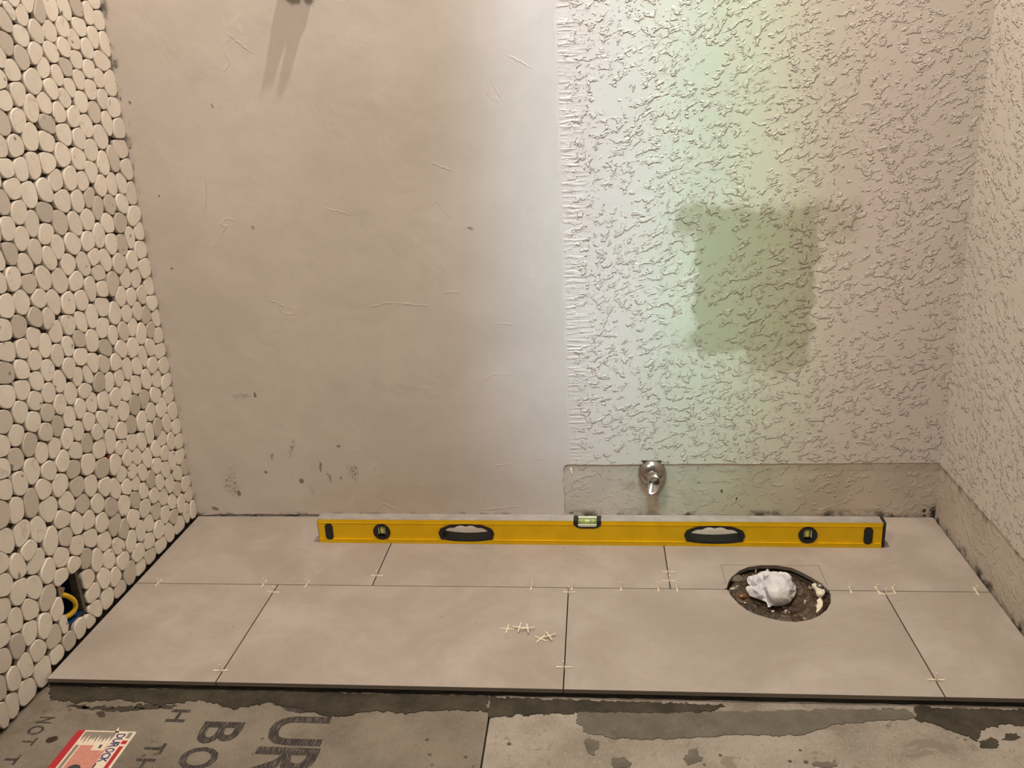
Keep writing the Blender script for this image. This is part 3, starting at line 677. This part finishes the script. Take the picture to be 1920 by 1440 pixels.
# pencil square round the hole
def strip(p, q, w, z0, z1):
    d = Vector((q[0]-p[0], q[1]-p[1])); n = Vector((-d.y, d.x)).normalized()*w/2
    return [(p[0]+n.x, p[1]+n.y), (q[0]+n.x, q[1]+n.y), (q[0]-n.x, q[1]-n.y), (p[0]-n.x, p[1]-n.y)]
K = lambda a, b: fl(1340+a/8, 1030+b/8)
for p, q in ((K(95,235), K(1560,243)), (K(95,235), K(168,520)), (K(1560,243), K(1690,550))):
    MB().prism([strip(p, q, .0011, 0, 0)], -.0001, .00015, XY).build('pencil_line', M['pencil'], fo)

# ------------------------------------------------------------------ toilet flange in the hole
tf = empty('toilet_flange', (cxh, cyh, ZB)); tag(tf, 'old toilet flange caked in brown wax inside the round tile cutout', 'toilet flange')
HR = [(p[0]-cxh, p[1]-cyh) for p in HP]
RN, AN = 26, 72
def hr(ang):
    best = 1e9; d = (math.cos(ang), math.sin(ang))
    for i in range(len(HR)):
        p = HR[i]; q = HR[(i+1) % len(HR)]; e = (q[0]-p[0], q[1]-p[1]); den = d[0]*e[1]-d[1]*e[0]
        if abs(den) < 1e-12: continue
        t = (p[0]*e[1]-p[1]*e[0])/den; s_ = (p[0]*d[1]-p[1]*d[0])/den
        if t > 0 and -1e-6 <= s_ <= 1+1e-6: best = min(best, t)
    return best if best < 1 else .09
v = [(0, 0, .010)]; f = []
for k in range(1, RN+1):
    for j in range(AN):
        an = 2*math.pi*j/AN; r = hr(an)*1.03*k/RN; x, y = r*math.cos(an), r*math.sin(an)
        tt = k/RN; up_ = min(1, max(0, (tt-.50)/.16)); base = (.0020+.0085*up_)*(1-max(0, (tt-.80)/.20)**2)
        right = max(0, math.cos(an))**3*max(0, (tt-.62)/.38); far = max(0, math.sin(an-.35))**4*max(0, (tt-.72)/.28)
        h = base + (.15+.85*up_)*(.0065*mnoise.noise((x*30, y*30, 1.3)) + .006*mnoise.noise((x*75, y*75, 4)) + .003*mnoise.noise((x*190, y*190, 2))) - .010*right - .006*far
        v.append((x, y, max(.0008, h)))
for j in range(AN): f.append((0, 1+j, 1+(j+1) % AN))
for k in range(RN-1):
    for j in range(AN):
        m = (j+1) % AN; f.append((1+k*AN+j, 1+k*AN+m, 1+(k+1)*AN+m, 1+(k+1)*AN+j))
link('wax_mound', mk(v, f), tf, M['wax'], True)
# white flange rim showing on the right
rim = []
c0 = (-.006, -.012)
def P8(a, b, z): q = fl(1340+a/8, 1030+b/8, ZB+z); return (q[0]-cxh, q[1]-cyh)
arc_o = [P8(*q, .010) for q in ((1590,730),(1622,790),(1618,850),(1590,900),(1550,940),(1530,960))]
arc_i = [P8(*q, .010) for q in ((1520,940),(1535,890),(1520,860),(1545,810),(1530,770),(1560,740))]
MB().prism([arc_o+arc_i], .004, .0115, XY).build('flange_rim', M['pvc'], tf, bevel=.0008)
blob = [P8(*q, .012) for q in ((1450,520),(1500,500),(1535,520),(1560,580),(1620,600),(1640,590),(1660,640),(1620,690),(1570,690),(1530,660),(1510,590))]
MB().prism([blob], .005, .013, XY).build('flange_rim', M['pvc'], tf, bevel=.0015)
q = P8(1580, 545, .014); MB().lathe([(.007, .006), (.0072, .015), (.005, .018)], 12, lambda a, b, h: (q[0]+a, q[1]+b, h)).build('closet_bolt', M['bolt'], tf, True)
for a_, b_, rx, ry, mt in ((410,700,.009,.008,'amber'), (340,440,.014,.012,'bolt')):
    q = P8(a_, b_, .010); bm = bmesh.new(); bmesh.ops.create_icosphere(bm, subdivisions=3, radius=1)
    for w in bm.verts:
        n_ = 1+.25*mnoise.noise(w.co*2+Vector((a_, 0, 0))); w.co = (q[0]+w.co.x*rx*n_, q[1]+w.co.y*ry*n_, .010+w.co.z*.005*n_)
    me = bpy.data.meshes.new('lump'); bm.to_mesh(me); bm.free(); link('wax_lump' if mt == 'amber' else 'grey_lump', me, tf, M[mt] if mt == 'amber' else M['smear2'], True)
r5 = random.Random(21)
for a_, b_ in ((500,370),(430,365),(455,770),(390,830),(620,860),(660,890),(655,960),(875,890),(1070,880),(1120,905),(580,940),(1230,470),(1300,530),(1360,745),(620,275),(790,280)):
    q = P8(a_, b_, .013); w = r5.uniform(.0010, .0028); n_ = 7
    MB().prism([[(q[0]+w*r5.uniform(.6, 1.3)*math.cos(i*6.283/n_)*1.3, q[1]+w*r5.uniform(.6, 1.3)*math.sin(i*6.283/n_)) for i in range(n_)]], .001, .0080+r5.uniform(0, .0015), XY).build('chip', M['pvc'], tf, bevel=.0005)

# crumpled paper towel plugging the pipe
rg = empty('paper_towel', (0, 0, 0)); tag(rg, 'crumpled white paper towel plugging the toilet drain', 'paper towel')
q = fl(1340+850/8, 1030+660/8, ZB+.012); rg.location = (q[0], q[1], ZB+.011)
from mathutils.geometry import delaunay_2d_cdt
TW_OUT = [(480,430,15),(500,400,18),(590,400,20),(640,370,20),(700,330,22),(790,320,25),(860,335,24),(930,338,27),(1050,345,25),(1110,365,22),(1150,400,20),(1165,470,19),(1205,520,15),(1222,570,14),(1230,630,12),
          (1190,720,10),(1160,750,9),(1140,790,10),(1060,830,8),(940,855,8),(880,850,7),(870,840,8),(840,865,7),(800,870,7),(790,830,7),(770,790,8),(700,760,8),(600,730,7),(520,700,7),(490,640,8),(455,575,10),(500,545,12),(530,540,12),(500,505,13)]
TW_IN = [(730,365,30),(722,410,27),(728,470,25),(752,545,33),(745,400,38),(900,395,45),(830,380,42),(1010,430,42),(1085,480,40),(1110,540,37),(1130,610,33),(1120,690,26),(1140,765,16),(1000,800,20),(900,810,19),(840,720,31),(800,620,40),(770,560,38),
         (640,620,25),(600,480,28),(560,460,23),(540,490,17),(690,510,18),(660,545,20),(690,570,16),(740,640,18),(770,720,14),(820,790,12),(870,560,44),(900,640,42),(960,520,45),(1000,640,39),(1020,730,29),(930,730,33),(1170,600,24),(1190,560,19),(1150,640,20),(560,600,20),(610,660,16),(690,690,19),(690,400,26),(640,430,29),(980,370,33),(1080,400,30)]
allp = TW_OUT + TW_IN; no = len(TW_OUT)
P2 = [fl(1340+a/8, 1030+b/8, ZB+h/1000) for a, b, h in allp]; ox, oy = rg.location.x, rg.location.y
img = [Vector((a, -b)) for a, b, h in allp]
vs, es, fs, ov, oe, of = delaunay_2d_cdt(img, [], [list(range(no))[::-1]], 1, 1e-4)
vv = []
for k, o_ in enumerate(ov):
    idx = o_[0]; vv.append((P2[idx][0]-ox, P2[idx][1]-oy, allp[idx][2]/1000 - .011))
bm = bmesh.new(); bv = [bm.verts.new(q_) for q_ in vv]
for t_ in fs: bm.faces.new([bv[i] for i in t_])
bnd = [e for e in bm.edges if len(e.link_faces) == 1]
ex = bmesh.ops.extrude_edge_only(bm, edges=bnd)
for g_ in ex['geom']:
    if isinstance(g_, bmesh.types.BMVert): g_.co.z = -.0060; g_.co.x *= .86; g_.co.y *= .86
bmesh.ops.subdivide_edges(bm, edges=bm.edges[:], cuts=1, smooth=.35, use_grid_fill=True)
bmesh.ops.subdivide_edges(bm, edges=bm.edges[:], cuts=2, smooth=.15, use_grid_fill=True)
for w in bm.verts:
    if w.co.z > .001:
        q_ = w.co*1.0; d_ = .0022*mnoise.noise(q_*60) + .0034*(abs(mnoise.noise(q_*85))-.25) + .0012*(abs(mnoise.noise(q_*190))-.25)
        w.co.z += d_; w.co.x += .0008*mnoise.noise(q_*90+Vector((5, 0, 0)))
bmesh.ops.recalc_face_normals(bm, faces=bm.faces[:])
me = bpy.data.meshes.new('towel'); bm.to_mesh(me); bm.free(); me.materials.append(M['rag'])
me.polygons.foreach_set('use_smooth', [True]*len(me.polygons))
link('crumpled_sheet', me, rg)

# ------------------------------------------------------------------ supply stub with escutcheon
px, pz = bk(1223, 889, -.012)
ss = empty('supply_pipe_stub', (px, -.0005, pz)); tag(ss, 'cut chrome water supply stub with domed escutcheon on the back wall', 'pipe stub')
Yl = lambda a, b, h: (a, -h, b)
MB().lathe([(.0315, 0), (.0315, .007), (.0305, .0105), (.0270, .0155), (.021, .0195), (.015, .022), (.012, .0225)], 40, Yl).build('escutcheon', M['chrome'], ss, True)
MB().lathe([(.0135, .015), (.0135, .026), (.012, .028)], 8, Yl).build('collar', M['pipe'], ss, False, .0006)
# flattened stub bending downwards, open at its slanted end
cs = list(range(9)); v = []; f = []; n = 28; tl = .55
for ring in (0, 1):
    for i in cs:
        k = i/8; cx, cy, cz = .002*k, -.020-.017*k, -.001-.015*k**1.3; t_ = .0012*ring
        r_min, r_maj = .0112+.0012*k-t_, .0112+.0088*k-t_
        for j in range(n):
            w = 2*math.pi*j/n; a, b = r_min*math.cos(w), r_maj*math.sin(w)
            x_, z_ = a*math.cos(tl)+b*math.sin(tl), -a*math.sin(tl)+b*math.cos(tl)
            v.append(Vector((cx+x_, cy+.45*k*z_*-1*(1 if z_ < 0 else .3)*-1 - .004*k*math.cos(w), cz+z_)))
m_ = len(cs)*n
for i in range(len(cs)-1):
    for j in range(n):
        k = (j+1) % n; f.append((i*n+j, i*n+k, (i+1)*n+k, (i+1)*n+j)); f.append((m_+i*n+j, m_+(i+1)*n+j, m_+(i+1)*n+k, m_+i*n+k))
e = (len(cs)-1)*n
for j in range(n): k = (j+1) % n; f.append((e+j, e+k, m_+e+k, m_+e+j))
me = bpy.data.meshes.new('s'); me.from_pydata([tuple(p) for p in v], [], f); me.update(); link('cut_stub', me, ss, M['pipe'], True)

# ------------------------------------------------------------------ bracket just above the frame, seen by its shadow
zbk = 1.160
wk = empty('wall_bracket', (-.468, -.0035, zbk)); tag(wk, 'two-pronged steel wall bracket high on the skim coat, above its forked shadow', 'bracket')
PR = [(.038, -.006), (.038, -.0150), (.033, -.0155), (.030, -.031), (.022, -.0375), (.013, -.0365), (.009, -.0200), (.004, -.0200), (.001, -.0330), (-.014, -.0335), (-.0165, -.0370), (-.0175, -.0335), (-.0325, -.009)]
MB().prism([[(-.034, 0), (.038, 0)] + PR], 0, .0022, XY).build('pronged_plate', M['bracket'], wk, bevel=.0004)
MB().box(-.034, .036, -.003, 0, 0, .03).build('back_plate', M['bracket'], wk, bevel=.0004)
for x in (-.022, .022):
    MB().lathe([(.005, .003), (.005, .0045), (.003, .0055)], 12, lambda a, b, h, x=x: (x+a, -h, .016+b)).build('screw_head', M['chrome'], wk, True)

# ------------------------------------------------------------------ spirit level
P0 = fl(600.5, 1017.3); P1 = fl(1652, 1027.4)
LL = math.hypot(P1[0]-P0[0], P1[1]-P0[1]); LZ = math.atan2(P1[1]-P0[1], P1[0]-P0[0]); LH, LT = .0598, .0285
lv = empty('spirit_level', (P0[0], P0[1], 0.0), LZ); tag(lv, 'long yellow spirit level with two black grips lying on the tiles', 'spirit level')
def lev(u, v):
    # local x,z of a pixel on the front face of the level
    nrm = np.array([-math.sin(LZ), math.cos(LZ), 0]); d = RM @ np.array([(u-960)/FPX, -(v-720)/FPX, -1.0])
    p0 = np.array([P0[0], P0[1], 0]); t = ((p0-CAM)@nrm)/(d@nrm); p = CAM+t*d
    return float((p-p0)@np.array([math.cos(LZ), math.sin(LZ), 0])), float(p[2])
FACE = lambda a, b, d: (a, d, b)
def oval(cx, cz, w, h, r, n=8, sag=0.0):
    o = []
    for sx, sz, a0 in ((1,1,0),(-1,1,.5),(-1,-1,1),(1,-1,1.5)):
        for i in range(n+1):
            an = (a0+.5*i/n)*math.pi; o.append((cx+sx*(w/2-r)+r*math.cos(an), cz+sz*(h/2-r)+r*math.sin(an)))
    return o
def arched(cx, cz, w, h):
    # flat-sided oval with bulging top and foot
    o = []; n = 14
    for i in range(n+1): t = -1+2*i/n; o.append((cx-t*w/2*.93, cz+h/2-(.30*abs(t)**2.6)*h))
    for i in range(1, 5): t = 1-2*i/5; o.append((cx-w/2*(.93+.07*(1-t*t)), cz+h*.20*t-h*.06))
    for i in range(n+1): t = 1-2*i/n; o.append((cx-t*w/2*.93, cz-h/2+(.13*abs(t)**2.6)*h))
    for i in range(1, 5): t = -1+2*i/5; o.append((cx+w/2*(.93+.07*(1-t*t)), cz+h*.20*t-h*.06))
    return o
def scallop(cx, cz, w, h):
    o = []; n = 30
    for i in range(n+1):
        t = -1+2*i/n; env = 1-.42*abs(t)**2.2; sc = .10*abs(math.sin((t+1)*math.pi*2))
        top = cz-h/2+h*(env-.10+sc) if abs(t) < .98 else cz-h/2+h*.5
        o.append((cx-t*w/2, top))
    for i in range(n//2+1): t = 1-2*i/(n//2); o.append((cx-t*w/2*.99, cz-h/2+h*.14*abs(t)**2))
    return o
hx = [((lev(822,996)[0]+lev(926,996)[0])/2, lev(926,996)[0]-lev(822,996)[0]), ((lev(1283,1001)[0]+lev(1397,1001)[0])/2, lev(1397,1001)[0]-lev(1283,1001)[0])]
vx = [lev(715.4, 995)[0], lev(1515, 1001.5)[0]]
tv0, tv1 = lev(1075, 975)[0], lev(1127, 975)[0]; tvc = (tv0+tv1)/2; tvw = tv1-tv0
zc = LH*.48; hh = .0435
notch = [(tvc+tvw/2, LH), (tvc+tvw/2, LH-.010), (tvc+tvw*.40, LH-.0155), (tvc+tvw*.26, LH-.0185), (tvc-tvw*.26, LH-.0185), (tvc-tvw*.40, LH-.0155), (tvc-tvw/2, LH-.010), (tvc-tvw/2, LH)]
outer = [(0, 0), (LL, 0), (LL, LH-.001)] + [(a, b-.001) for a, b in notch] + [(0, LH-.001)]
holes = [arched(c, zc, w*.99, hh*.98) for c, w in hx] + [[(x+.0190*math.cos(i*math.pi/16), zc+.0190*math.sin(i*math.pi/16)) for i in range(32)] for x in vx]
mb = MB().prism([outer]+holes, .0012, LT-.0012, FACE)
for z0, z1 in ((0, .0085), (LH-.0085, LH-.001)):
    segs = [(0, LL)] if z0 == 0 else [(0, tvc-tvw/2), (tvc+tvw/2, LL)]
    for s0, s1 in segs:
        mb.box(s0, s1, 0, LT, z0, z1)
body = mb.build('body', M['yellow'], lv); body['label'] = 'yellow enamelled box beam'
for s0, s1 in ((.001, tvc-tvw/2), (tvc+tvw/2, LL-.001)):
    MB().box(s0, s1, .0004, LT-.0004, LH-.001, LH).build('milled_top', M['alu'], lv)
for z0 in (.0090, LH-.0102):
    for s0, s1 in ((.002, LL-.002),) if z0 < .02 else ((.002, tvc-tvw/2), (tvc+tvw/2, LL-.002)):
        MB().box(s0, s1, -.0009, .0014, z0, z0+.0015).build('rib', M['yellow'], lv)
for c, w in hx:
    MB().prism([arched(c, zc, w, hh), scallop(c, zc+.001, w*.84, hh*.80)], -.0012, LT+.0012, FACE).build('grip', M['black'], lv, bevel=.0008)
for i, x in enumerate(vx):
    C = [(x+.0196*math.cos(k*math.pi/20), zc+.0196*math.sin(k*math.pi/20)) for k in range(40)]
    win = oval(x, zc+.001, .017, .024, .003, 4)
    hs = MB().prism([C, win], -.0010, LT+.001, FACE).build('vial_housing', M['black'], lv, bevel=.0005)
    MB().prism([oval(x, zc+.001, .0166, .0236, .003, 4)], .016, .018, FACE).build('vial_backing', M['black'], hs)
    MB().lathe([(.0052, -.0095), (.0056, -.0085), (.0056, .0085), (.0052, .0095)], 20, lambda a, b, h, x=x: (x+a, .009+b, zc+.003+h)).build('vial_tube', M['vial'], hs, True)
    for z0 in (-.003, .0035):
        MB().lathe([(.00575, z0), (.00575, z0+.0006)], 20, lambda a, b, h, x=x: (x+a, .009+b, zc+.003+h)).build('vial_line', M['black'], hs)
    for sx in (-1, 1):
        MB().box(x+sx*.0074-.0009, x+sx*.0074+.0009, .002, .012, zc-.007, zc+.0125).build('vial_holder', M['clear'], hs)
# horizontal vial let into the top
NI = [(tvc+tvw*.34, LH+.0002), (tvc+tvw*.34, LH-.012), (tvc+tvw*.28, LH-.0145), (tvc-tvw*.28, LH-.0145), (tvc-tvw*.34, LH-.012), (tvc-tvw*.34, LH+.0002)]
NO = [(a, b+(.0002 if b == LH else 0)) for a, b in notch]
hs = MB().prism([NO[::-1] + NI[::-1][::-1][::-1][::-1] if False else [*NO, *NI[::-1]]], -.0012, LT*.86, FACE).build('vial_housing', M['black'], lv, bevel=.0005)
MB().prism([[(a*1.0, b) for a, b in [(tvc+tvw*.335, LH-.001), (tvc+tvw*.335, LH-.012), (tvc+tvw*.275, LH-.0142), (tvc-tvw*.275, LH-.0142), (tvc-tvw*.335, LH-.012), (tvc-tvw*.335, LH-.001)]]], LT*.55, LT*.85, FACE).build('vial_block', M['clear'], hs)
MB().prism([[(a*1.0, b) for a, b in [(tvc+tvw*.335, LH-.0095), (tvc+tvw*.335, LH-.012), (tvc+tvw*.275, LH-.0142), (tvc-tvw*.275, LH-.0142), (tvc-tvw*.335, LH-.012), (tvc-tvw*.335, LH-.0095)]]], -.0006, LT*.55, FACE).build('vial_block', M['clear'], hs)
MB().lathe([(.0048, -tvw*.33), (.0048, tvw*.33)], 20, lambda a, b, h: (tvc+h, .0082+a, LH-.0058+b)).build('vial_tube', M['vialg'], hs, True)
MB().lathe([(.002, -tvw*.10), (.0034, -tvw*.07), (.0034, tvw*.07), (.002, tvw*.10)], 14, lambda a, b, h: (tvc+h, .0070+a*.9, LH-.0038+b*.7)).build('vial_bubble', M['clear'], hs, True)
for s_ in (-.125, .125):
    MB().lathe([(.00495, -.0004), (.00495, .0004)], 20, lambda a, b, h, s_=s_: (tvc+tvw*s_+h, .0082+a, LH-.0058+b)).build('vial_line', M['black'], hs)
for u, v_ in ((617, 995), (1628, 1003.5)):
    x = lev(u, v_)[0]; MB().prism([oval(x, zc, .0175, .040, .0086)], -.0014, .003, FACE).build('rubber_pad', M['black'], lv, bevel=.0006)
MB().prism([oval(LT/2, LH/2, LT, LH, .004, 4)], 0, .006, lambda a, b, d: (LL+d, a, b)).build('end_cap', M['black'], lv, bevel=.0012)
MB().prism([oval(LT/2, LH/2, LT*.98, LH*.98, .004, 4)], 0, .002, lambda a, b, d: (-d, a, b)).build('end_cap', M['alu'], lv, bevel=.0006)

# ------------------------------------------------------------------ tile spacers
AL, AW = .0134, .00115
def spacer_mesh():
    # plus-shaped spacer lying in its local XY plane, waisted arms
    o = []
    for k in range(4):
        c, s_ = math.cos(k*math.pi/2), math.sin(k*math.pi/2)
        for a, b in ((AW*1.1, -AW*1.1), (AL*.5, -AW*.85), (AL, -AW*1.05), (AL, AW*1.05), (AL*.5, AW*.85)): o.append((a*c-b*s_, a*s_+b*c))
    return MB().prism([o], -AW, AW, XY).mesh()
SPM = spacer_mesh(); SPM.materials.append(M['ivory'])
def spacer(loc, euler, label, group):
    o = bpy.data.objects.new('tile_spacer', SPM); COL.objects.link(o); o.location = loc; o.rotation_euler = euler; tag(o, label, 'tile spacer', group); return o
rr6 = random.Random(31)
# standing in the seams: bar across the seam, one leg down in it
ORD = 'first second third fourth fifth sixth seventh eighth ninth tenth eleventh twelfth'.split()
for k, (u, v) in enumerate(((298,1093.5),(496,1094.5),(577,1095),(997,1098.6),(1073,1100),(1164,1101),(1234,1101.7),(1269,1102),(1594,1106.3),(1645,1107),(1675,1107),(1830,1110))):
    x = fl(u, v)[0]; tw = rr6.uniform(-.12, .12)
    spacer((x, rowy(x), AW*1.02), (math.pi/2+rr6.uniform(-.06, .06), 0, math.pi/2+tw), 'ivory cross spacer in the long seam, ' + ORD[k] + ' from the pebble wall', 'spacers in the long seam')
for u, v, lab_ in ((707,1080.5,'ivory cross spacer in the back-row seam below the left round vial'), (1253,1073.5,'ivory cross spacer in the seam left of the cutout, nearer the yellow level'), (1254.5,1090.5,'ivory cross spacer in the seam left of the cutout, nearer the long seam'),
        (513,1111.5,'ivory cross spacer at the inner end of the front-row seam nearest the pebbles'), (414,1258.5,'ivory cross spacer at the board end of the front-row seam nearest the pebbles'),
        (1067,1111.5,'ivory cross spacer at the inner end of the seam beside the loose spacers'), (1057,1252,'ivory cross spacer at the board end of the seam beside the loose spacers'),
        (1660,1115.5,'ivory cross spacer at the inner end of the front-row seam nearest the right wall'), (1755,1276,'ivory cross spacer at the board end of the front-row seam nearest the right wall')):
    p = fl(u, v); spacer((p[0], p[1], AW*1.02), (math.pi/2+rr6.uniform(-.05, .05), 0, rr6.uniform(-.05, .05)), lab_, 'spacers in the short seams')
# loose ones lying on the tile
for u, v, an, z, lab_ in ((951.5,1180.5,-.06,0,'loose ivory spacer in the row of three, farthest from the overlapping pair'), (974.5,1179.5,-.06,1,'loose ivory spacer in the middle of the row of three on the tile'), (989.5,1183,.12,2,'loose ivory spacer in the row of three, next to the overlapping pair'),
        (1014,1199,-.34,0,'loose ivory spacer of the overlapping pair, lying under the other one'), (1029.5,1195.5,.30,1,'loose ivory spacer of the overlapping pair, lying on top')):
    p = fl(u, v); spacer((p[0], p[1], AW+.00005+z*AW*2), (0, 0, an*1.6), lab_, 'loose spacers on the tile')
